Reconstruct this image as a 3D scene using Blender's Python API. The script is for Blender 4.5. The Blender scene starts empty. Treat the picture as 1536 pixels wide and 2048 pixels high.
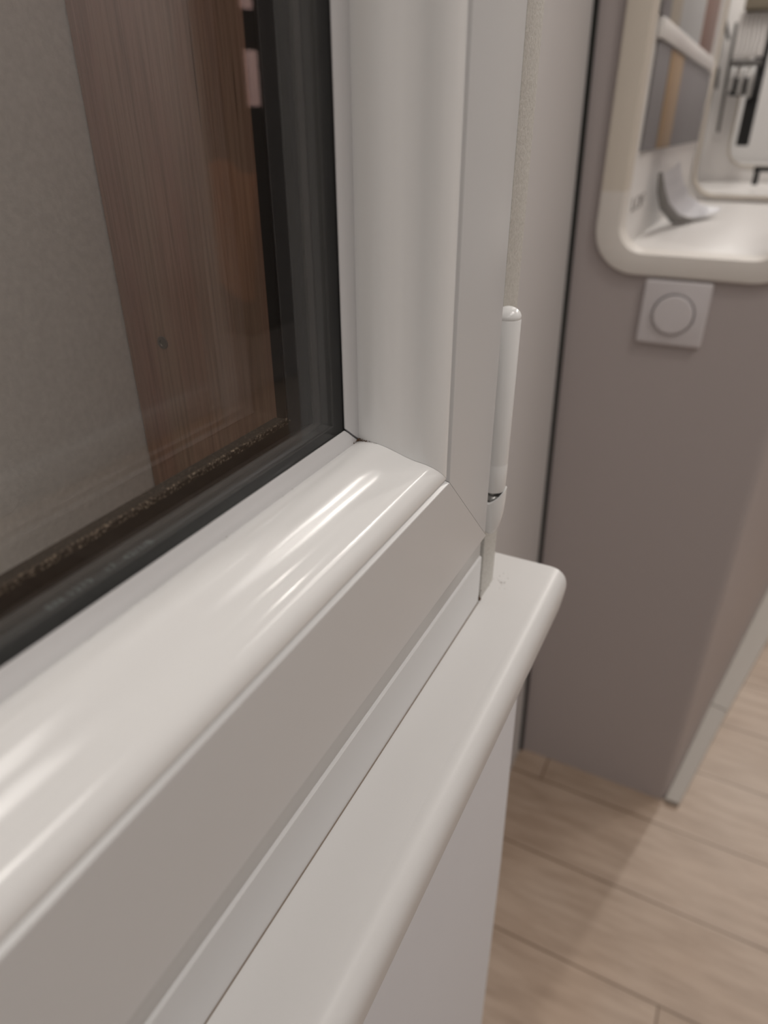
import bpy, bmesh, math, random
from mathutils import Vector, Matrix
random.seed(7)
S = bpy.context.scene
COL = S.collection
# ------------------------------------------------------------------ camera
cam_d = bpy.data.cameras.new('camera'); cam = bpy.data.objects.new('camera', cam_d); COL.objects.link(cam)
S.camera = cam
a, b, c = [math.radians(v) for v in (-62.790, -29.336, -0.202)]
Rz = Matrix.Rotation(a, 3, 'Z'); B = Matrix(((1,0,0),(0,0,-1),(0,1,0)))
M = Rz @ B @ Matrix.Rotation(b, 3, 'X') @ Matrix.Rotation(c, 3, 'Z')
M4 = M.to_4x4(); M4.translation = Vector((-0.17274, -0.06704, 0.09298)); cam.matrix_world = M4
cam_d.sensor_fit = 'VERTICAL'; cam_d.sensor_height = 36; cam_d.sensor_width = 27
cam_d.lens = 1375.9*36/2048; cam_d.clip_start = .005; cam_d.clip_end = 60
cam_d.dof.use_dof = True; cam_d.dof.focus_distance = .215; cam_d.dof.aperture_fstop = 10.5
# ------------------------------------------------------------------ light
S.view_settings.view_transform = 'Standard'; S.view_settings.look = 'None'
S.view_settings.gamma = 1; S.view_settings.use_curve_mapping = False
S.view_settings.exposure = -0.18
W = bpy.data.worlds.new('world'); S.world = W; W.use_nodes = True
bg = W.node_tree.nodes['Background']; bg.inputs[0].default_value = (1.0, .97, .945, 1); bg.inputs[1].default_value = .26
def area(name, loc, sx, sy, power, target=None, col=(1,.95,.9)):
    d = bpy.data.lights.new(name, 'AREA'); d.shape = 'RECTANGLE'; d.size = sx; d.size_y = sy; d.energy = power; d.color = col
    o = bpy.data.objects.new(name, d); COL.objects.link(o); o.location = loc
    if target: o.rotation_euler = (Vector(target)-Vector(loc)).to_track_quat('-Z','Y').to_euler()
    return o
def spot(name, loc, target, power, rad=.04, angle=70, col=(1,.94,.87)):
    d = bpy.data.lights.new(name, 'SPOT'); d.energy = power; d.shadow_soft_size = rad; d.spot_size = math.radians(angle); d.spot_blend = .6; d.color = col
    o = bpy.data.objects.new(name, d); COL.objects.link(o); o.location = loc
    o.rotation_euler = (Vector(target)-Vector(loc)).to_track_quat('-Z','Y').to_euler()
    return o
CEIL = 1.75
area('ceiling_or_fill_panel', (-.2, -1.0, CEIL-.03), 1.6, .6, 17)
area('ceiling_or_fill_panel', (2.2, -1.6, CEIL-.03), 1.2, .6, 10)
area('ceiling_or_fill_panel', (-2.4, -1.2, CEIL-.03), 1.2, .6, 12)
area('ceiling_or_fill_panel', (2.6, -1.15, CEIL-.04), 1.8, .5, 38, (2.6, -2.2, .1))  # added fill aimed at the opposite wall to brighten its reflection
spot('ceiling_or_fill_spot', (.30, -.85, CEIL-.05), (1.05, .02, -.10), 22, .08, 75)  # added fill spot to brighten the grey partition, not a known lamp
area('interior_fill_light', (1.45, .0, .80), .5, .2, 4.2)  # these three are added fills brightening the spaces behind the openings
area('interior_fill_light', (2.4, .0, .80), .5, .2, 4.2)
area('interior_fill_light', (3.3, .0, .80), .5, .2, 4.2)
spot('ceiling_or_fill_spot', (4.0, -.86, CEIL-.05), (.4, -.3, -1.2), 160, .09, 50)
spot('ceiling_or_fill_spot', (2.3, -1.20, CEIL-.05), (.8, -.1, -1.2), 22, .06, 60)
spot('ceiling_or_fill_spot', (1.4, -.25, CEIL-.05), (-.1, .0, 0), 5, .03, 60)
spot('ceiling_or_fill_spot', (1.0, .08, CEIL-.05), (-.1, .0, 0), 2, .02, 60)

area('niche_fill_light', (-.30, .088, .93), .9, .06, 2.0, None, (1,.93,.87))  # added fill to brighten the boards behind the glass, no lamp known there
# ------------------------------------------------------------------ materials
def mat(name, col, rough=.5, spec=.5, metal=0, emis=None, es=0):
    m = bpy.data.materials.new(name); m.use_nodes = True
    p = m.node_tree.nodes['Principled BSDF']
    p.inputs['Base Color'].default_value = (*col, 1); p.inputs['Roughness'].default_value = rough
    p.inputs['Specular IOR Level'].default_value = spec; p.inputs['Metallic'].default_value = metal
    if emis: p.inputs['Emission Color'].default_value = (*emis, 1); p.inputs['Emission Strength'].default_value = es
    return m
def nodes(m): return m.node_tree.nodes, m.node_tree.links, m.node_tree.nodes['Principled BSDF']
def coords(m, scale, kind='Object'):
    N, L, P = nodes(m)
    t = N.new('ShaderNodeTexCoord'); mp = N.new('ShaderNodeMapping'); mp.inputs['Scale'].default_value = scale
    L.new(t.outputs[kind], mp.inputs['Vector']); return mp.outputs[0]
def noise(m, vec, scale, detail=3, rough=.5):
    N, L, P = nodes(m); n = N.new('ShaderNodeTexNoise'); n.inputs['Scale'].default_value = scale
    n.inputs['Detail'].default_value = detail; n.inputs['Roughness'].default_value = rough; L.new(vec, n.inputs['Vector']); return n.outputs['Fac']
def ramp(m, fac, stops):
    N, L, P = nodes(m); r = N.new('ShaderNodeValToRGB'); e = r.color_ramp.elements
    e[0].position, e[0].color = stops[0][0], (*stops[0][1], 1); e[1].position, e[1].color = stops[-1][0], (*stops[-1][1], 1)
    for p, cc in stops[1:-1]:
        x = e.new(p); x.color = (*cc, 1)
    L.new(fac, r.inputs[0]); return r.outputs[0]
def bump(m, h, strength, dist=.001):
    N, L, P = nodes(m); bn = N.new('ShaderNodeBump'); bn.inputs['Strength'].default_value = strength; bn.inputs['Distance'].default_value = dist
    L.new(h, bn.inputs['Height']); L.new(bn.outputs[0], P.inputs['Normal'])
def mix(m, fac, A, Bc, mode='MIX'):
    N, L, P = nodes(m); x = N.new('ShaderNodeMix'); x.data_type = 'RGBA'; x.blend_type = mode
    for s, v in ((x.inputs[0], fac), (x.inputs[6], A), (x.inputs[7], Bc)):
        if hasattr(v, 'links') or hasattr(v, 'is_linked'): L.new(v, s)
        elif isinstance(v, (int, float)): s.default_value = v
        else: s.default_value = (*v, 1)
    return x.outputs[2]

upvc = mat('white_upvc', (.79, .79, .785), .13, .5)
v = coords(upvc, (1,1,1)); bump(upvc, noise(upvc, v, 40, 1), .02, .0006)
upvc_face = mat('white_upvc_face', (.60, .598, .60), .28, .45)
v = coords(upvc_face, (1,1,1)); bump(upvc_face, noise(upvc_face, v, 900, 2), .05, .00006)
lipm = mat('white_gasket_lip', (.58, .575, .58), .35, .4)
sillm = mat('satin_white_paint', (.60, .593, .588), .38, .45)
v = coords(sillm, (1,1,1)); bump(sillm, noise(sillm, v, 1600, 2), .10, .00012)
paint = mat('white_wall_paint', (.61, .61, .635), .55, .3)
v = coords(paint, (1,1,1)); bump(paint, noise(paint, v, 500, 3), .08, .0003)
whitewall = mat('off_white_wall_paint', (.59, .572, .568), .6, .3)
v = coords(whitewall, (1,1,1)); bump(whitewall, noise(whitewall, v, 300, 3), .08, .0003)
greywall = mat('taupe_grey_laminate', (.42, .375, .368), .5, .35)
skirt = mat('light_taupe_skirting', (.33, .30, .27), .5, .35)
seal = mat('black_seal', (.012, .014, .012), .5, .3)
rimm = mat('beige_rim', (.63, .575, .50), .45, .4)
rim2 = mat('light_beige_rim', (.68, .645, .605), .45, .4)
inner = mat('white_interior', (.74, .72, .70), .5, .35)
plastic = mat('white_plastic', (.62, .59, .60), .4, .4)
shelfwhite = mat('gloss_white_shelf', (.70, .68, .66), .35, .45)
steel = mat('steel', (.45, .45, .44), .3, .5, 1)
black = mat('black_matt', (.012, .012, .012), .6, .3)
darkgrey = mat('dark_grey', (.09, .085, .08), .5, .4)
spacer = mat('dark_grey_spacer', (.030, .032, .031), .45, .4)
spacer2 = mat('mid_grey_spacer', (.055, .055, .053), .45, .4)
rubber = mat('black_rubber', (.010, .010, .010), .5, .35)
inkm = mat('faint_print', (.17, .20, .20), .5, .3)
ceilm = mat('ceiling_white', (.7, .68, .66), .8, .2)

dusty = mat('dusty_rubber', (.015, .015, .014), .7, .2)
v = coords(dusty, (1,1,1)); n1 = noise(dusty, v, 1500, 2, .7)
f = ramp(dusty, n1, [(.35,(.025,.023,.02)), (.54,(.06,.05,.04)), (.72,(.50,.43,.33))])
nodes(dusty)[1].new(f, nodes(dusty)[2].inputs['Base Color'])

ledgem = mat('greyish_dusty_rubber', (.04,.038,.035), .7, .2)
n1 = noise(ledgem, coords(ledgem, (1,1,1)), 1300, 3, .7)
nodes(ledgem)[1].new(ramp(ledgem, n1, [(.4,(.04,.038,.034)), (.62,(.06,.055,.048)), (.74,(.40,.35,.28))]), nodes(ledgem)[2].inputs['Base Color'])
wood = mat('brown_planed_wood', (.3, .19, .12), .6, .3)
v = coords(wood, (1, 14, 1)); vz = coords(wood, (40, 60, 1.6))
n1 = noise(wood, coords(wood, (1, 10, .8)), 3.5, 4); n2 = noise(wood, vz, 14, 4, .6)
c1 = ramp(wood, n1, [(.3, (.30,.155,.115)), (.55, (.32,.215,.155)), (.75, (.29,.20,.13))])
c2 = ramp(wood, n2, [(.25, (.62,.60,.58)), (.6, (1,1,1))])
n3 = noise(wood, coords(wood, (20, 90, 2.2)), 3.0, 2); c3 = ramp(wood, n3, [(.235, (.25,.2,.17)), (.262, (1,1,1))])
k = mix(wood, 1.0, mix(wood, 1.0, c1, c2, 'MULTIPLY'), c3, 'MULTIPLY')
nodes(wood)[1].new(k, nodes(wood)[2].inputs['Base Color']); bump(wood, n2, .25, .0003)

board = mat('grey_plasterboard', (.33, .315, .30), .8, .2)
v = coords(board, (1,1,1)); n = noise(board, v, 420, 4, .6)
nodes(board)[1].new(ramp(board, n, [(.3,(.66,.665,.635)), (.7,(.76,.765,.73))]), nodes(board)[2].inputs['Base Color']); bump(board, n, .3, .0005)

floorm = mat('oak_laminate', (.4, .3, .22), .42, .4)
N, L, P = nodes(floorm)
tc = N.new('ShaderNodeTexCoord'); sp = N.new('ShaderNodeSeparateXYZ'); L.new(tc.outputs['Object'], sp.inputs[0])
cb = N.new('ShaderNodeCombineXYZ')
ax = N.new('ShaderNodeMath'); ax.operation = 'ADD'; ax.inputs[1].default_value = -.572 + .181*20; L.new(sp.outputs[0], ax.inputs[0])
ay = N.new('ShaderNodeMath'); ay.operation = 'ADD'; ay.inputs[1].default_value = -.003 + 1.28*5; L.new(sp.outputs[1], ay.inputs[0])
dv = N.new('ShaderNodeMath'); dv.operation = 'DIVIDE'; dv.inputs[1].default_value = .181; L.new(ax.outputs[0], dv.inputs[0])
fl = N.new('ShaderNodeMath'); fl.operation = 'FLOOR'; L.new(dv.outputs[0], fl.inputs[0])
ml = N.new('ShaderNodeMath'); ml.operation = 'MULTIPLY'; ml.inputs[1].default_value = .5873; L.new(fl.outputs[0], ml.inputs[0])
fc = N.new('ShaderNodeMath'); fc.operation = 'FRACT'; L.new(ml.outputs[0], fc.inputs[0])
sh_ = N.new('ShaderNodeMath'); sh_.operation = 'MULTIPLY_ADD'; sh_.inputs[1].default_value = 1.28; L.new(fc.outputs[0], sh_.inputs[0]); L.new(ay.outputs[0], sh_.inputs[2])
L.new(sh_.outputs[0], cb.inputs[0]); L.new(ax.outputs[0], cb.inputs[1])
br = N.new('ShaderNodeTexBrick'); br.offset = 0; br.inputs['Scale'].default_value = 1; br.inputs['Brick Width'].default_value = 1.28
br.inputs['Row Height'].default_value = .181; br.inputs['Mortar Size'].default_value = .0019; br.inputs['Mortar Smooth'].default_value = .3; br.inputs['Bias'].default_value = 0
br.inputs['Color1'].default_value = (.475,.375,.30,1); br.inputs['Color2'].default_value = (.385,.295,.225,1); br.inputs['Mortar'].default_value = (.15,.10,.065,1)
L.new(cb.outputs[0], br.inputs['Vector'])
g1 = noise(floorm, coords(floorm, (9, 1.3, 1)), 5, 5, .6); g2 = noise(floorm, coords(floorm, (1,1,1)), 5, 2)
cc = mix(floorm, 1.0, br.outputs['Color'], ramp(floorm, g1, [(.25,(.72,.69,.66)), (.6,(1,1,1))]), 'MULTIPLY')
cc = mix(floorm, 1.0, cc, ramp(floorm, g2, [(.3,(.9,.86,.82)), (.7,(1.0,1.0,1.0))]), 'MULTIPLY')
L.new(cc, P.inputs['Base Color'])

glass = bpy.data.materials.new('window_glass'); glass.use_nodes = True
N, L = glass.node_tree.nodes, glass.node_tree.links; N.clear()
out = N.new('ShaderNodeOutputMaterial'); mx = N.new('ShaderNodeMixShader'); tr = N.new('ShaderNodeBsdfTransparent'); gl = N.new('ShaderNodeBsdfGlossy')
tr.inputs[0].default_value = (.965, .955, .95, 1); gl.inputs['Roughness'].default_value = 0.0; gl.inputs[0].default_value = (1,1,1,1)
lw = N.new('ShaderNodeLayerWeight'); lw.inputs[0].default_value = .5      # Facing = 1 - |cos|
pw = N.new('ShaderNodeMath'); pw.operation = 'POWER'; pw.inputs[1].default_value = 5; L.new(lw.outputs['Facing'], pw.inputs[0])
ma = N.new('ShaderNodeMath'); ma.operation = 'MULTIPLY_ADD'; ma.inputs[1].default_value = .90; ma.inputs[2].default_value = .034; L.new(pw.outputs[0], ma.inputs[0])
L.new(ma.outputs[0], mx.inputs[0]); L.new(tr.outputs[0], mx.inputs[1]); L.new(gl.outputs[0], mx.inputs[2]); L.new(mx.outputs[0], out.inputs[0])

# ------------------------------------------------------------------ helpers
def link(name, bm, m, parent=None, smooth=True, angle=35, recalc=True):
    if recalc: bmesh.ops.recalc_face_normals(bm, faces=bm.faces)
    me = bpy.data.meshes.new(name); bm.to_mesh(me); bm.free()
    ms = m if isinstance(m, (list, tuple)) else [m]
    for x in ms: me.materials.append(x)
    if smooth:
        me.polygons.foreach_set('use_smooth', [True]*len(me.polygons)); me.set_sharp_from_angle(angle=math.radians(angle))
    o = bpy.data.objects.new(name, me); COL.objects.link(o)
    if parent: o.parent = parent
    return o
def tag(o, label=None, cat=None, group=None, kind=None):
    if label: o['label'] = label
    if cat: o['category'] = cat
    if group: o['group'] = group
    if kind: o['kind'] = kind
    return o
def empty(name, loc=(0,0,0)):
    o = bpy.data.objects.new(name, None); COL.objects.link(o); o.location = loc; o.empty_display_size = .02; return o
def box(bm, x0, x1, y0, y1, z0, z1, bev=0, seg=2):
    r = bmesh.ops.create_cube(bm, size=1)
    for q in r['verts']: q.co = Vector(((x0+x1)/2+q.co.x*(x1-x0), (y0+y1)/2+q.co.y*(y1-y0), (z0+z1)/2+q.co.z*(z1-z0)))
    if bev:
        es = list({e for q in r['verts'] for e in q.link_edges}); bmesh.ops.bevel(bm, geom=es, offset=bev, segments=seg, profile=.5, affect='EDGES')
def mkbox(name, m, dims, bev=0, parent=None, seg=2):
    bm = bmesh.new(); box(bm, *dims, bev, seg); return link(name, bm, m, parent)
def prism(bm, pts, axis, v0, v1):
    """closed polygon pts extruded along an axis: pts are the two other coordinates in xyz order"""
    def P(p, t):
        return (t, p[0], p[1]) if axis == 0 else ((p[0], t, p[1]) if axis == 1 else (p[0], p[1], t))
    A = [bm.verts.new(P(p, v0)) for p in pts]; Bv = [bm.verts.new(P(p, v1)) for p in pts]
    n = len(pts)
    for i in range(n): bm.faces.new((A[i], A[(i+1)%n], Bv[(i+1)%n], Bv[i]))
    bm.faces.new(A[::-1]); bm.faces.new(Bv)
def catmull(p, n=5):
    o = []
    for i in range(len(p)-1):
        p0 = p[max(i-1,0)]; p1 = p[i]; p2 = p[i+1]; p3 = p[min(i+2,len(p)-1)]
        for k in range(n):
            t = k/n
            o.append(tuple(.5*((2*p1[j])+(-p0[j]+p2[j])*t+(2*p0[j]-5*p1[j]+4*p2[j]-p3[j])*t*t+(-p0[j]+3*p1[j]-3*p2[j]+p3[j])*t**3) for j in (0,1)))
    o.append(p[-1]); return o
# window reference rectangle (inner edge of the flat sash face): X -WX..0, Z 0..WZ
WX, WZ = .78, .95
def member(name, prof, side, m, parent, gap=0.0, angle=30):
    """closed profile [(d, Y)] swept along one side of the window with mitred ends; d = distance inwards"""
    bm = bmesh.new()
    def pt(d, Y, end):
        if side == 'bottom': return ((-d-gap) if end else (-WX+d+gap), Y, d)
        if side == 'top':    return ((-d-gap) if end else (-WX+d+gap), Y, WZ-d)
        if side == 'right':  return (-d, Y, (WZ-d-gap) if end else (d+gap))
        return (-WX+d, Y, (WZ-d-gap) if end else (d+gap))
    A = [bm.verts.new(pt(d, Y, 0)) for d, Y in prof]; Bv = [bm.verts.new(pt(d, Y, 1)) for d, Y in prof]
    n = len(prof)
    for i in range(n): bm.faces.new((A[i], A[(i+1)%n], Bv[(i+1)%n], Bv[i]))
    bm.faces.new(A[::-1]); bm.faces.new(Bv)
    return link(name, bm, m, parent, angle=angle)
def rr(y0, y1, z0, z1, r, n=10):
    pts = []
    for cy, cz, a0 in ((y1-r, z1-r, 0), (y0+r, z1-r, 90), (y0+r, z0+r, 180), (y1-r, z0+r, 270)):
        for i in range(n+1):
            t = math.radians(a0+90*i/n); pts.append((cy+r*math.cos(t), cz+r*math.sin(t)))
    return pts
def ringX(bm, outer, innr, x0, x1):
    """ring between two loops of equal length in YZ, extruded x0..x1"""
    n = len(outer)
    V = [[bm.verts.new((x, *p)) for p in lp] for x in (x0, x1) for lp in (outer, innr)]
    for i in range(n):
        j = (i+1) % n
        bm.faces.new((V[0][i], V[0][j], V[1][j], V[1][i])); bm.faces.new((V[2][i], V[2][j], V[3][j], V[3][i]))
        bm.faces.new((V[0][i], V[0][j], V[2][j], V[2][i])); bm.faces.new((V[1][i], V[1][j], V[3][j], V[3][i]))
def rect_for(loop, y0, y1, z0, z1):
    cy = (min(p[0] for p in loop)+max(p[0] for p in loop))/2; cz = (min(p[1] for p in loop)+max(p[1] for p in loop))/2
    o = []
    n = len(loop)//4
    for i, p in enumerate(loop):
        q, k = divmod(i, n); mid = (n-1)/2
        Y, Z = ((y1, z1), (y0, z1), (y0, z0), (y1, z0))[q]
        if abs(k-mid) < .6: o.append((Y, Z))
        elif (k < mid): o.append((Y, p[1]) if q % 2 == 0 else (p[0], Z))
        else: o.append((p[0], Z) if q % 2 == 0 else (Y, p[1]))
    return o

# ------------------------------------------------------------------ setting
FZ = -1.2
tag(mkbox('floor', floorm, (-3.5, 6.5, -3.2, 3.0, FZ-.05, FZ)), 'pale oak laminate floor of wide planks', kind='structure')
tag(mkbox('ceiling', ceilm, (-3.5, 6.5, -3.2, 3.0, CEIL, CEIL+.05)), 'white ceiling', kind='structure')
tag(mkbox('wall_front', whitewall, (-3.5, 6.5, -2.30, -2.22, FZ, CEIL)), 'white wall opposite the window, seen only in the glass', kind='structure')
tag(mkbox('baseboard_front', sillm, (-3.5, 6.5, -2.22, -2.19, FZ, FZ+.14), .004), kind='structure')

# white wall between window unit and grey panel, leaning by a degree
def lean_box(name, m, x0, x1, yb, yt, th, z0, z1):
    bm = bmesh.new()
    prism(bm, [(yb, z0), (yb+th, z0), (yt+th, z1), (yt, z1)], 0, x0, x1); return link(name, bm, m, smooth=False)
def ylean(z): return .174 + (z+1.2)*(.207-.174)/1.442
ZT = CEIL
tag(lean_box('wall_left', whitewall, .03, .996, ylean(FZ), ylean(ZT), .06, FZ, ZT), 'smooth white wall between window and grey panel', kind='structure')
bm = bmesh.new(); prism(bm, [(ylean(FZ)-.0065, FZ), (ylean(FZ)+.004, FZ), (ylean(ZT)+.004, ZT), (ylean(ZT)-.0065, ZT)], 0, .992, 1.03)
tag(link('trim_1', bm, seal, smooth=False), 'thin black seal between white wall and grey panel', kind='structure')

# white wall below the sill
bm = bmesh.new()
prism(bm, [(-.0125, FZ), (.174, FZ), (.19, -.150), (.02, -.097), (-.002, -.120), (-.0045, -.158), (-.0075, -.32)], 0, -1.1, .105)
es = [e for e in bm.edges if abs(e.verts[0].co.x-.105) < 1e-6 and abs(e.verts[1].co.x-.105) < 1e-6 and e.verts[0].co.y < .0 and e.verts[1].co.y < 0]
bmesh.ops.bevel(bm, geom=es, offset=.0022, segments=3, profile=.5, affect='EDGES')
tag(link('wall_below', bm, paint, angle=50), 'white painted wall below the windowsill', kind='structure')

# the window unit's body around the opening (niche behind the glass)
for nm, d in (('wall_back', (.027, .0825, .052, .19, -.0915, ZT)), ('wall_back.001', (-1.1, -.83, .052, .19, -.0915, ZT)), ('wall_back.002', (-.83, .027, .052, .19, WZ+.03, ZT))):
    tag(mkbox(nm, paint, d), 'white painted wall around the window opening', kind='structure')

# ------------------------------------------------------------------ windowsill
prof = catmull([(-.0125,-.0905), (-.0165,-.0913), (-.0198,-.0940), (-.0212,-.0985), (-.0208,-.1050), (-.0190,-.1160), (-.0150,-.1300), (-.0095,-.1440), (-.0046,-.1560)], 5)
prof = [(.052,-.0905)] + prof + [(-.0035,-.1575), (.0, -.120), (.02,-.0968), (.052,-.0968)]
bm = bmesh.new(); prism(bm, prof, 0, -1.1, .1065)
es = [e for e in bm.edges if all(abs(q.co.x-.1065) < 1e-6 for q in e.verts) and all(q.co.y < -.004 or q.co.z > -.091 for q in e.verts)]
bmesh.ops.bevel(bm, geom=es, offset=.0016, segments=3, profile=.5, affect='EDGES', clamp_overlap=True)
sill = link('window_sill', bm, sillm, angle=40)
tag(sill, 'white satin windowsill with a rounded front edge below the window frame', 'windowsill')

# ------------------------------------------------------------------ window_1
win = tag(empty('window_1', (0,0,0)), 'white plastic window with a double glazed pane and a hinge at its right', kind='structure')
# fixed frame
fy = .0082
fr_prof = [(-.0925, fy), (-.0669, fy), (-.0664, fy+.0004), (-.0662, fy+.0012), (-.054, fy+.0024), (-.030, fy+.0050), (-.012, fy+.006), (-.012, .052), (-.0925, .052)]
bm = bmesh.new()
prism(bm, [(Y, d) for d, Y in fr_prof], 0, -WX-.0645, .0640); link('frame_rail', bm, upvc_face, win, angle=30)
bm = bmesh.new(); prism(bm, [(Y, WZ-d) for d, Y in fr_prof], 0, -WX-.0645, .0640); link('frame_rail', bm, upvc_face, win, angle=30)
for s in (0, 1):
    bm = bmesh.new()
    if s: box(bm, .012, .0656, fy+.0050, .0515, .012-.09, WZ+.08)
    else: box(bm, -WX-.0656, -WX-.012, fy+.0050, .0515, .012-.09, WZ+.08)
    link('frame_stile', bm, upvc_face, win, smooth=False)
mkbox('recess_shade_strip', mat('grey_recess_shade', (.53,.52,.51), .5, .3), (-WX-.06, .0640, fy+.0007, fy+.0030, -.0660, -.0500), .0003, win)  # grey strip puts the shade of the recess below the sash into colour
sealm = mat('grey_brown_sealant', (.22, .18, .15), .8, .2)
mkbox('sealant_line', sealm, (-WX-.06, .0638, fy-.00035, fy+.0004, -.0907, -.09025), 0, win)
trimm = mat('rough_white_edge', (.60, .585, .55), .6, .3)
n = noise(trimm, coords(trimm, (1,1,1)), 900, 3, .7)
nodes(trimm)[1].new(ramp(trimm, n, [(.3,(.50,.485,.45)), (.7,(.66,.645,.61))]), nodes(trimm)[2].inputs['Base Color']); bump(trimm, n, .5, .0004)
mkbox('frame_cover_strip', trimm, (.0662, .0830, fy-.0002, .052, -.0906, WZ+.08), .0006, win)
mkbox('frame_cover_strip', trimm, (-WX-.0830, -WX-.0662, fy-.0002, .052, -.0906, WZ+.08), .0006, win)
# sash flat face members
def arc(cx, cy, r, a0, a1, n=5): return [(cx+r*math.cos(math.radians(a0+(a1-a0)*i/n)), cy+r*math.sin(math.radians(a0+(a1-a0)*i/n))) for i in range(n+1)]
sash_prof = [(-.0012, .0), (-.0010, .00012), (-.00015, .00145), (.0, .0018)] + [(.0, .0030), (.0, .0500), (-.038, .0500), (-.038, .0118), (-.0405, .0105)] + arc(-.0405+.0008, .0008, .0008, 180, 270, 4)
for sd, nm in (('bottom','sash_rail'), ('top','sash_rail'), ('right','sash_stile'), ('left','sash_stile')):
    member(nm, [((d if d > -.0399 or sd in ('right','left') else d-.0015), Y) for d, Y in sash_prof], sd, upvc_face, win, gap=.00010, angle=24)
# glazing bead
bead = [(.00025,.0110), (.00025,.0012)] + catmull([(.0004,.0007), (.0012,.0003), (.0030,.0004), (.0049,.0011), (.0067,.0026), (.0079,.0047), (.0089,.0076), (.0105,.0101), (.0124,.0123), (.0141,.0148), (.0149,.0175), (.0148,.0205), (.0143,.0226)], 5) + [(.0138,.0232), (.0120,.0240), (.004,.024)]
lip = [(.0128,.0228), (.0140,.0224), (.0146,.0224), (.0160,.0232), (.0180,.0239), (.0186,.0243), (.0186,.0246), (.0128,.0246)]
for sd in ('bottom','top','right','left'):
    bd = member('glazing_bead', bead, sd, upvc, win, gap=.00006, angle=40)
    member('gasket_lip', lip, sd, lipm, bd, gap=(.0002 if sd in ('bottom','top') else .0006), angle=40)
# glazing unit
mkbox('glass_pane', glass, (-WX+.006, -.006, .0248, .0272, .006, WZ-.006), 0, win)
sp_a = [(.006,.0274), (.0196,.0274), (.0199,.0277), (.0196,.0280), (.0196,.0312), (.0190,.0314), (.006,.0314)]
sp_b = [(.006,.03145), (.0188,.03145), (.0196,.0318), (.0199,.0332), (.0192,.0346), (.0186,.0350), (.006,.0350)]
sp_c = [(.006,.0352), (.0178,.0352), (.0182,.0366), (.0175,.0380), (.0165,.0400), (.006,.0400)]
og = [(.006,.0430), (.0188,.0430), (.0192,.0435), (.0184,.0442), (.0178,.0480), (.0160,.0488), (.006,.0500)]
for sd in ('bottom','top','right','left'):
    s1 = member('glass_spacer', sp_a, sd, spacer, win)
    member('spacer_ridge', sp_b, sd, spacer2, s1); member('spacer_groove', sp_c, sd, rubber, s1)
    gk = member('outer_gasket', og, sd, rubber, win)
    if sd == 'bottom': member('dusty_edge', [(.0176,.0429), (.0190,.0429), (.0194,.0433), (.0190,.0440), (.0176,.0440)], sd, dusty, gk); member('gasket_ledge', [(.0170,.04405), (.0187,.04405), (.0181,.0484), (.0170,.0484)], sd, ledgem, gk)
mkbox('outer_glass_pane', glass, (-WX+.006, -.006, .0402, .0426, .006, WZ-.006), 0, win)
# print on the spacer
td = bpy.data.curves.new('printed_text', 'FONT'); td.body = 'EN 1279   17  42/1/B'; td.size = .0032; td.extrude = .00003; td.space_character = 1.15
to = bpy.data.objects.new('tmp_text', td); COL.objects.link(to); bpy.context.view_layer.update()
me = bpy.data.meshes.new_from_object(to.evaluated_get(bpy.context.evaluated_depsgraph_get())); bpy.data.objects.remove(to)
me.materials.append(inkm); tx = bpy.data.objects.new('printed_text', me); COL.objects.link(tx); tx.parent = win; tx.location = (-.114, .0286, .01966); tx.scale = (.8, .75, 1)

# hinge
hg = empty('hinge', (.0578, .0036, 0)); hg.parent = win
def cyl(bm, x, y, z0, z1, r0, r1=None, n=28, rings=None):
    rings = rings or [(z0, r0), (z1, r0 if r1 is None else r1)]
    prev = None
    for z, r in rings:
        cur = [bm.verts.new((x+r*math.cos(2*math.pi*i/n), y+r*math.sin(2*math.pi*i/n), z)) for i in range(n)]
        if prev:
            for i in range(n): bm.faces.new((prev[i], prev[(i+1)%n], cur[(i+1)%n], cur[i]))
        else: bm.faces.new(cur[::-1])
        prev = cur
    bm.faces.new(prev)
r = .0046
bm = bmesh.new()
top = .0395
cyl(bm, 0, 0, 0, 0, 0, rings=[(-.0300, r*.96), (-.0296, r), (-.0190, r), (-.0186, r*.985), (-.0182, r), (top-.0045, r), (top-.0041, r*.96), (top-.0037, r)] + [(top-.0037+.0037*math.sin(math.radians(t)), r*math.cos(math.radians(t))+.00001) for t in range(15, 91, 15)])
hc = link('hinge_cover', bm, plastic if False else upvc, hg, angle=40)
bm = bmesh.new(); cyl(bm, 0, 0, -.0318, -.0285, .0020); link('hinge_pin', bm, steel, hg)
bm = bmesh.new()   # lower knuckle: open cup, its rim rising towards the front
R_ = r*1.10
outr = [(-.0505+.0188*t, R_*math.sqrt(max(0, 1-(1-t)**2.1))+.00003) for t in (0, .04, .12, .25, .4, .6, .8, 1)]
inr = [(-.0317, R_-.0008), (-.0345, R_-.0010), (-.0375, R_-.0022)]
cyl(bm, 0, 0, 0, 0, 0, n=36, rings=outr+inr)
for q in bm.verts:
    if q.co.z > -.0380: q.co.z += (.0028*max(0, -q.co.y/R_) - .0030*max(0, -q.co.x/R_))*(q.co.z+.0380)/.0063
cup = link('hinge_cup', bm, upvc, hg, angle=50)
bm = bmesh.new(); cyl(bm, 0, 0, 0, 0, 0, rings=[(-.0370, .0034), (-.0335, .0034), (-.0325, .0030), (-.0318, .0020)]); link('hinge_bush', bm, steel, cup, angle=50)
bm = bmesh.new(); box(bm, -.0030, .0010, .0036, .0048, -.0420, .0330, .0003); link('hinge_leaf', bm, upvc_face, hg)

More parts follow.
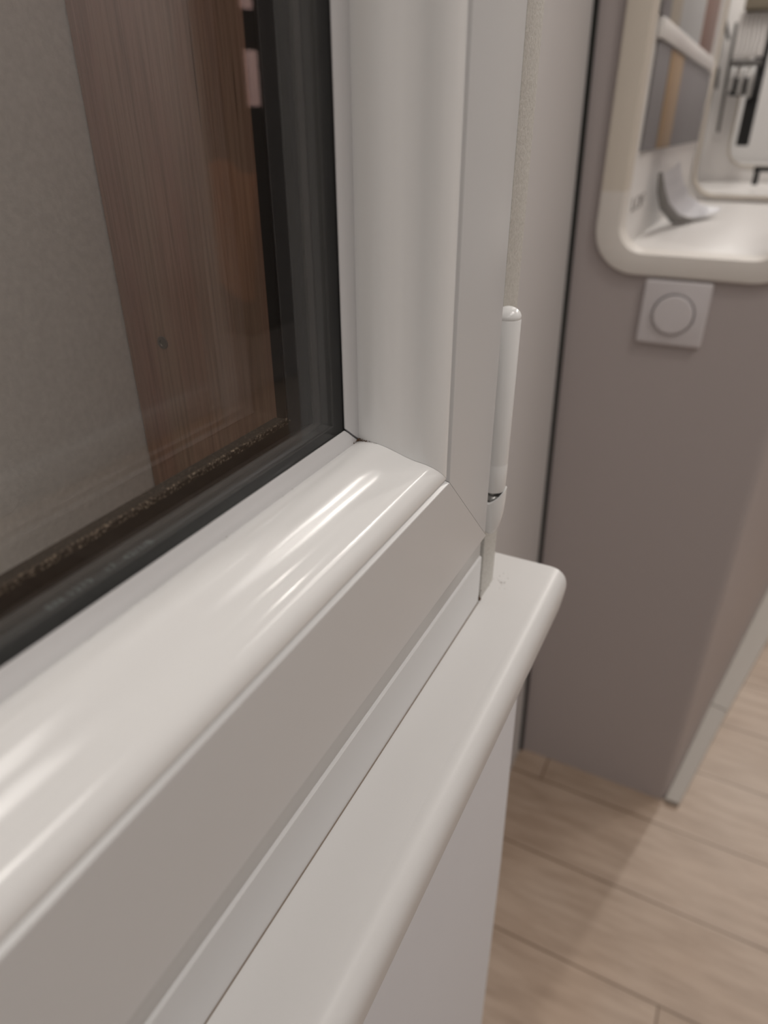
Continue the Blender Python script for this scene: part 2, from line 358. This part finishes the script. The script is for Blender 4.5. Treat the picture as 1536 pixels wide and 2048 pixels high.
# dirt specks collected in the corners
dm = mat('brown_dirt', (.10, .055, .03), .9, .1)
bm = bmesh.new()
def speck(p, r):
    q = bmesh.ops.create_icosphere(bm, subdivisions=1, radius=r)
    sx, sy, sz = [random.uniform(.5, 1.3) for _ in range(3)]
    for w in q['verts']: w.co = Vector((p[0]+w.co.x*sx, p[1]+w.co.y*sy, p[2]+w.co.z*sz*.7))
for i in range(70):
    t = abs(random.gauss(0, .0016)); s = random.gauss(0, .0006)
    if random.random() < .5: speck((-.0146-t, .0221+s*.3, .0150), random.uniform(.00006, .00022))
    else: speck((-.0150+random.gauss(0,.0003), .0222-t*1.1, .0150+random.uniform(0,.0002)), random.uniform(.00006, .00022))
for i in range(26): speck((-.018-random.random()*.11, .0222+random.gauss(0,.0003), .0146), random.uniform(.00003, .00012))
for i in range(170):
    t = random.random()**1.7; k_ = .0226-.0065*t; speck((-.0143-.0006*math.sin(t*2.4)-random.random()*.0006, k_, .0143+.0006*math.sin(t*2.4)), random.uniform(.00007, .0003)*(1.2-t))
for i in range(30): speck((.083+random.gauss(0,.0025), fy-.004+random.gauss(0,.0016), -.09045), random.uniform(.00005, .00022))
for i in range(40): speck((.0650+random.gauss(0,.0004), fy-.0002+random.gauss(0,.0003), -.0900+abs(random.gauss(0,.0014))), random.uniform(.0001, .00035))
for i in range(60):
    x = .064-random.random()**1.6*.19; speck((x, fy-.0001, -.0904), random.uniform(.00003, .00014))
tag(link('dirt_specks', bm, dm, win), 'brown dirt crumbs in the frame corners', kind='stuff')

# ------------------------------------------------------------------ behind the glass
ck = tag(mkbox('wooden_stud', wood, (.005, .026, .0530, .1285, -.60, WZ+.02), .0006), 'brown planed wooden board standing upright behind the glass', 'wooden board')
bm = bmesh.new(); N_ = 6
cyl(bm, 0, 0, 0, 0, 0, n=18, rings=[(.0, .0023), (.0004, .0022), (.0004, .0012), (-.0002, .0009)])
for q in bm.verts: q.co = Vector((.0049-q.co.z*.7, .1113+q.co.x, .0268+q.co.y))
link('screw', bm, mat('screw_metal', (.16,.15,.13), .45, .5, .6), ck)
tag(mkbox('plasterboard_panel', board, (-.83, .024, .1292, .142, -.60, WZ+.02)), 'rough grey board standing behind the glass left of the wooden stud', 'board panel')

# ------------------------------------------------------------------ grey partition with rounded opening
G0 = 1.0
hole = rr(-.131, .155, -.105, .60, .062)
outer = [(ylean(q[1])-.004 if q[0] > .15 else q[0], q[1]) for q in rect_for(hole, -.1395, .174, FZ, ZT-.002)]
bm = bmesh.new(); ringX(bm, outer, hole, G0, G0+.035)
# side of the partition running back at a slight angle
cr = [(1.0146-.0146*math.cos(math.radians(t)), -.1395-.0146*math.sin(math.radians(t))) for t in range(0, 80, 11)]
prism(bm, cr+[(3.9, -.697), (3.9, -.657), (1.030, -.1395)], 2, FZ, ZT-.002)
bmesh.ops.remove_doubles(bm, verts=bm.verts, dist=1e-5)
wr = link('wall_right', bm, greywall, angle=30); tag(wr, 'taupe grey partition with a rounded opening', kind='structure')
mkb = [(.9975,-.1785), (.9985,-.1535), (1.344,-.2185), (1.337,-.2535)]
for i, pts in enumerate([[(.9965,-.1815), (.9965,-.1535), (1.3435,-.2165), (1.3345,-.2550)], [(1.3380,-.2565), (1.3465,-.2175), (3.9,-.7060), (3.9,-.86)]]):
    bm = bmesh.new(); prism(bm, pts, 2, FZ, FZ+.012); tag(link('baseboard_right' if i == 0 else 'baseboard_right.001', bm, skirt, smooth=False), kind='structure')
# rim of the opening
w2 = tag(empty('window_2', (1.0, .013, .25)), 'rounded beige framed opening in the grey partition', kind='structure')
def rim(name, o_, i_, x0, x1, m, parent, keep=None):
    bm = bmesh.new()
    n = len(o_)
    def lerp(p, q, t): return (p[0]+(q[0]-p[0])*t, p[1]+(q[1]-p[1])*t)
    secs = [(0, x1), (0, x0+.0015), (.03, x0+.0003), (.06, x0), (.92, x0), (.97, x0+.0006), (1, x0+.003), (1, x1)]
    R_ = [[bm.verts.new((x, *lerp(o_[i], i_[i], t))) for i in range(n)] for t, x in secs]
    for a_, b_ in zip(R_, R_[1:]+R_[:1]):
        for i in range(n):
            bm.faces.new((a_[i], a_[(i+1)%n], b_[(i+1)%n], b_[i]))
    if keep:
        dl = [f_ for f_ in bm.faces if not keep(f_.calc_center_median())]; bmesh.ops.delete(bm, geom=dl, context='FACES')
    for q in bm.verts: q.co -= parent.location
    return link(name, bm, m, parent, angle=40)
def rrs(y0, y1, z0, z1, r, zs):   # rounded rectangle with an extra split on the straight sides at zs
    p = rr(y0, y1, z0, z1, r, 10); n = len(p)//4
    return p[:n]+p[n:2*n]+[(y0, zs)]+p[2*n:]+[(y1, zs)]
o_ = rrs(-.137, .162, -.110, .607, .066, .006); i_ = rrs(-.104, .127, -.078, .572, .040, .006)
rim('opening_rim', o_, i_, .990, 1.040, rimm, w2, lambda q: q.z > .006)
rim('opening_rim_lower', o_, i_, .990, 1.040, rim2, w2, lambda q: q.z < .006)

# interior between the first and second openings
tag(mkbox('wall_inner', inner, (1.041, 1.95, .128, .145, -.10, .74)), 'white inner wall seen through the rounded opening', kind='structure')
sh = tag(mkbox('shelf_board', shelfwhite, (1.041, 1.949, -.155, .1275, -.100, -.081), .002), 'white horizontal board behind the first rounded opening', 'shelf')
def partition(name, rimname, X, y1, z0, r, label, y0=-.30, z1=.60):
    h = rr(y0, y1, z0, z1, r); bm = bmesh.new(); ringX(bm, rect_for(h, y0-.12, y1+.20, -.35, z1+.14), h, X, X+.02)
    w_ = tag(link(name, bm, inner, angle=30), label, kind='structure')
    bm = bmesh.new(); ringX(bm, rr(y0-.006, y1+.006, z0-.006, z1+.006, r+.006), h, X-.008, X+.03)
    tag(link(rimname, bm, rimm, angle=30), kind='structure')
partition('wall_middle', 'trim_2', 1.952, .118, -.066, .055, 'white partition with the second rounded opening', y0=-.18)
partition('wall_far', 'trim_3', 2.90, .102, -.036, .06, 'white partition with the third rounded opening', y0=-.20)
tag(mkbox('wall_inner.001', inner, (1.99, 2.89, .20, .22, -.35, .74)), 'white inner wall behind the second opening', kind='structure')
tag(mkbox('wall_end', inner, (3.85, 3.88, -.55, .6, -.35, .74)), 'pale wall at the end behind the third opening', kind='structure')
tag(mkbox('shelf_board', shelfwhite, (1.985, 2.890, -.30, .199, -.120, -.0905), .002), 'white board behind the second rounded opening', 'shelf')
tag(mkbox('shelf_board', shelfwhite, (2.935, 3.84, -.40, .35, -.10, -.06), .002), 'farthest white board, behind the third rounded opening', 'shelf')

# picture panels on the inner wall (plane Y = .128)
tan = mat('tan_stripe', (.36, .25, .15), .5, .3); pgrey = mat('panel_grey', (.23, .22, .225), .5, .3); pale = mat('pale_blue_panel', (.52, .54, .54), .4, .4)
beigep = mat('beige_panel', (.45, .41, .34), .5, .3); brownp = mat('brown_panel', (.30, .20, .17), .5, .3)
pc = empty('display_panel', (1.45, .128, .12)); tag(pc, 'grey display panel with a tan upright stripe, behind the first opening', 'display panel')
def child(name, m, d, par, bev=.001):
    x0,x1,y0,y1,z0,z1 = d; l = par.location
    return mkbox(name, m, (x0-l.x, x1-l.x, y0-l.y, y1-l.y, z0-l.z, z1-l.z), bev, par)
bm = bmesh.new(); child('grey_board', pgrey, (1.07, 1.905, .123, .1278, .056, .198), pc); child('tan_stripe', tan, (1.20, 1.36, .1215, .1229, .057, .197), pc, .0003)
pc2 = empty('display_panel', (1.45, .128, .34)); tag(pc2, 'upper display panel of grey, beige, pale blue and brown strips, behind the first opening', 'display panel')
for nm, m_, x0, x1 in (('grey_strip', pgrey, 1.05, 1.13), ('beige_strip', beigep, 1.131, 1.24), ('pale_strip', pale, 1.241, 1.56), ('brown_strip', brownp, 1.561, 1.82)):
    child(nm, m_, (x0, x1, .123, .1278, .228, .46), pc2)
rl = tag(mkbox('wall_rail', inner, (1.06, 1.90, .1185, .1278, .2005, .2255), .003), 'white rail between the two display panels behind the first opening', 'rail')

# lettering on the inner wall and curved white scoop
td = bpy.data.curves.new('wall_lettering', 'FONT'); td.body = 'LOF'; td.size = .030; td.extrude = .0004
to = bpy.data.objects.new('tmp', td); COL.objects.link(to); bpy.context.view_layer.update()
me = bpy.data.meshes.new_from_object(to.evaluated_get(bpy.context.evaluated_depsgraph_get())); bpy.data.objects.remove(to)
me.materials.append(mat('grey_ink', (.30,.28,.27), .5, .3)); tx = bpy.data.objects.new('wall_lettering', me); COL.objects.link(tx)
tx.rotation_euler = (math.pi/2, 0, 0); tx.location = (1.075, .1272, -.030); tx.scale = (2.3, 1, 1); tag(tx, 'faint grey lettering low on the inner wall behind the first opening', 'lettering')
# curved tray: bent sheet with real thickness
def pix(x, y, axis, v):
    f_ = 1375.9; d = M @ Vector(((x-768)/f_, -(y-1024)/f_, -1)); C_ = M4.translation; t = (v-C_[axis])/d[axis]; return C_ + d*t
tpath = [pix(1328,344,0,1.20), pix(1329,372,0,1.24), pix(1336,402,0,1.30), pix(1356,427,0,1.38), pix(1388,438,0,1.46), pix(1424,445,0,1.55)]
twid = [.10, .13, .16, .17, .12, .02]
sc = empty('curved_tray', (1.38, .07, -.0805)); tag(sc, 'small curved white tray with its shaded underside painted grey on the white board', 'tray')
bm = bmesh.new(); rows = []
for p_, w_ in zip(tpath, twid):
    rows.append([bm.verts.new(Vector((p_.x+w_*t, p_.y-.012*t, max(p_.z, -.072)+.012*t*t))-sc.location) for t in [k/8 for k in range(9)]])
for A, Bv in zip(rows, rows[1:]):
    for i in range(8): bm.faces.new((A[i], A[i+1], Bv[i+1], Bv[i]))
bmesh.ops.solidify(bm, geom=list(bm.faces), thickness=.004)
bmesh.ops.subdivide_edges(bm, edges=list(bm.edges), cuts=1, smooth=.6, use_grid_fill=True)
link('tray_shell', bm, mat('tray_white', (.68,.68,.71), .4, .4), sc, angle=60)
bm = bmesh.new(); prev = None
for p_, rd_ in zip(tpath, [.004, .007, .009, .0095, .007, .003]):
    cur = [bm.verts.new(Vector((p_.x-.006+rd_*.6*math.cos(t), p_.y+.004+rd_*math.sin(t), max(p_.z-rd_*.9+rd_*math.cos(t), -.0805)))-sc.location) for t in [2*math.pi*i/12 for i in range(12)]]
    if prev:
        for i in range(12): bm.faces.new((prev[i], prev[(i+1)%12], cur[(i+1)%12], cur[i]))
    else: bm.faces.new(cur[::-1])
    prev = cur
bm.faces.new(prev); link('tray_shade', bm, mat('tray_shade_grey', (.20,.19,.18), .5, .3), sc, angle=60)  # grey roll paints the shadow along the tray's lower edge

# wall dial below the opening
sw = empty('wall_switch', (1.0, .027, -.163)); tag(sw, 'white square plate with a round dial on the grey partition', 'switch')
bm = bmesh.new()
pl = rr(-.0485, .0485, -.0485, .0485, .004, 4)
rs = [(0, 1), (-.0075, 1), (-.0092, .975), (-.0098, .94)]
prev = None
for x, s in rs:
    cur = [bm.verts.new((x, p[0]*s, p[1]*s)) for p in pl]
    if prev:
        for i in range(len(pl)): bm.faces.new((prev[i], prev[(i+1)%len(pl)], cur[(i+1)%len(pl)], cur[i]))
    else: bm.faces.new(cur[::-1])
    prev = cur
bm.faces.new(prev); link('switch_plate', bm, plastic, sw, angle=40)
bm = bmesh.new(); cyl(bm, 0, 0, 0, 0, 0, n=48, rings=[(.0098, .0315), (.0085, .0308), (.0085,.0298), (.0150, .0292), (.0158, .0282), (.0160, .026)])
for q in bm.verts: q.co = Vector((-q.co.z, q.co.x, q.co.y-.001))
link('dial', bm, plastic, sw, angle=40)

# ------------------------------------------------------------------ things beyond the second and third openings
def pix(x, y, axis, v):
    f_ = 1375.9; d = M @ Vector(((x-768)/f_, -(y-1024)/f_, -1)); C_ = M4.translation; t = (v-C_[axis])/d[axis]; return C_ + d*t
slim = [((1474,45),(1436,265),2.84,.010,'long thin dark bar leaning beside the third opening'),((1450,38),(1457,80),2.86,.012,'dark slim bar hanging on the wall behind the second opening, upper one'), ((1437,135),(1432,178),2.86,.010,'dark slim bar low on the wall behind the second opening')]
for k, ((x0,y0),(x1,y1),X,wd,lb) in enumerate(slim):
    p = pix(x0,y0,0,X); q = pix(x1,y1,0,X); bm = bmesh.new()
    prism(bm, [(p.y-wd/2, p.z), (p.y+wd/2, p.z), (q.y+wd/2, q.z), (q.y-wd/2, q.z)], 0, X-.012, X)
    bmesh.ops.bevel(bm, geom=list(bm.edges), offset=.002, segments=2, affect='EDGES')
    tag(link('hanging_bar', bm, darkgrey), lb, 'bar')
X = 3.7
def between(name, m, x0, y0, x1, y1, X, dx, label, cat, bev=.004, build=None):
    p = pix(x0, y0, 0, X); q = pix(x1, y1, 0, X)
    d = (X, X+dx, min(p.y,q.y), max(p.y,q.y), min(p.z,q.z), max(p.z,q.z))
    if build: return build(name, d, label, cat)
    return tag(mkbox(name, m, d, bev), label, cat)
def ribbed(name, d, label, cat):
    x0,x1,y0,y1,z0,z1 = d; e = empty(name, ((x0+x1)/2, (y0+y1)/2, z0)); tag(e, label, cat)
    child('back_panel', inner, (x0+.012, x1, y0, y1, z0, z1), e)
    nn = 7
    for i in range(nn):
        yy = y0+(y1-y0)*(i+.5)/nn; child('rib', shelfwhite, (x0, x0+.0119, yy-(y1-y0)/nn*.32, yy+(y1-y0)/nn*.32, z0+.004, z1-.004), e, .003)
    return e
between('ribbed_panel', inner, 1482, 24, 1524, 112, 2.74, .03, 'white ribbed panel high up before the third rounded opening', 'panel', build=ribbed)
between('ceiling_beam', mat('olive_brown', (.13,.11,.08), .6, .3), 1498, -30, 1560, 16, 2.70, .06, 'dark brown beam above the ribbed panel', 'beam')
def bracket(name, d, label, cat):
    x0,x1,y0,y1,z0,z1 = d; e = empty(name, ((x0+x1)/2, (y0+y1)/2, z0)); tag(e, label, cat)
    child('bracket_arm', darkgrey, (x0, x1, y0, y1, z1-.018, z1), e, .003); w = (y1-y0)
    for i in range(3): child('bracket_clamp', steel, (x0, x1, y0+w*(.1+.33*i), y0+w*(.28+.33*i), z0+.01*i, z1-.0185), e, .003)
    return e
between('metal_bracket', steel, 1462, 120, 1506, 195, 2.66, .03, 'grey metal bracket with small clamps under the ribbed panel', 'bracket', build=bracket)
def post(name, d, label, cat):
    x0,x1,y0,y1,z0,z1 = d; e = empty(name, ((x0+x1)/2, (y0+y1)/2, z0)); tag(e, label, cat)
    child('post_bar', black, (x0, x1, (y0+y1)/2-.02, (y0+y1)/2+.02, z0, z1), e, .004)
    child('post_clamp', black, (x0-.02, x0-.001, (y0+y1)/2-.02, (y0+y1)/2+.075, z0+(z1-z0)*.40, z0+(z1-z0)*.54), e, .004)
    return e
between('black_post', black, 1507, 30, 1515, 292, 2.80, .03, 'tall black post before the third rounded opening', 'post', build=post)
def hook(name, d, label, cat):
    x0,x1,y0,y1,z0,z1 = d; e = empty(name, ((x0+x1)/2, (y0+y1)/2, z0)); tag(e, label, cat)
    child('handle_bar', black, (x0, x1, y0, y1, z1-.014, z1), e, .004); child('handle_leg', black, (x0, x1, y1-.02, y1-.004, z0, z1-.0142), e, .003)
    child('handle_leg', black, (x0, x1, y0+.004, y0+.02, z0, z1-.0142), e, .003)
    return e
between('black_stand', black, 1508, 333, 1560, 372, 2.45, .03, 'black handle standing on the white board behind the second opening', 'handle', build=hook)

# ------------------------------------------------------------------ things across the room, seen in the glass
def rpix(x, y, v, g=.0248):
    f_ = 1375.9; d = M @ Vector(((x-768)/f_, -(y-1024)/f_, -1)); C_ = M4.translation; t = (g-C_.y)/d.y; H = C_+d*t; d.y *= -1; return H + d*((v-H.y)/d.y)
YC = -2.02
pinkm = mat('pink_lit_strip', (.8,.6,.55), .5, .3, 0, (1,.62,.55), 1.3)
pa = rpix(447, 612, -2.219); pb = rpix(585, 640, YC)
cx0, cz0 = pb.x, pb.z      # nearer, x smaller towards the right of the picture
cab = empty('dark_cabinet', ((pa.x+cx0)/2, YC-.2, cz0)); tag(cab, 'dark wall cabinet hanging on the wall opposite the window, reflected in the glass', 'cabinet')
child('cabinet_body', black, (pa.x-.005, cx0+1.2, -2.219, YC-.02, cz0-.02, CEIL-.1), cab, .005)
child('cabinet_door', mat('dark_brown_door', (.03,.016,.010), .4, .4), (pa.x, cx0+1.15, YC-.019, YC, cz0, CEIL-.12), cab, .005)
for k_, (ya, yb, lb) in enumerate(((100, 212, 'pinkish lit strip on the dark cabinet, lower one reflected in the glass'), (-90, 14, 'pinkish lit strip reflected in the glass, cut by the top edge of the photo'))):
  ym = (ya+yb)/2; xo = (ym-156)*.085; u_ = rpix(503+xo, ym, YC+.03); w_ = rpix(519+xo, ym, YC+.03); p = rpix(503+xo, ya, YC+.03); q = rpix(503+xo, yb, YC+.03); p.x = u_.x; q.x = w_.x
  tag(mkbox('light_strip', pinkm, (min(p.x,q.x), max(p.x,q.x), YC+.002, YC+.03, q.z, p.z), .004), lb, 'light', 'lit strips on the dark cabinet')
# tan cloth hanging at the cabinet
bm = bmesh.new(); rows = []
px = [(418,325),(440,318),(462,322),(478,342),(500,348),(512,345)]
bt = [(440,560),(452,575),(466,588),(482,600),(500,605),(512,600)]
for (u,vv), (u2,v2) in zip(px, bt):
    rows.append([rpix(u+(u2-u)*t, vv+(v2-vv)*t, YC+.05+.02*math.sin(t*4+u*.1)) for t in [i/8 for i in range(9)]])
V = [[bm.verts.new(p_) for p_ in r_] for r_ in rows]
for A, Bv in zip(V, V[1:]):
    for i in range(8): bm.faces.new((A[i], A[i+1], Bv[i+1], Bv[i]))
bmesh.ops.solidify(bm, geom=list(bm.faces), thickness=.02)
tag(link('hanging_cloth', bm, mat('orange_brown_cloth', (.62,.25,.10), .8, .2)), 'orange brown cloth hanging before the dark cabinet, reflected in the glass', 'cloth')
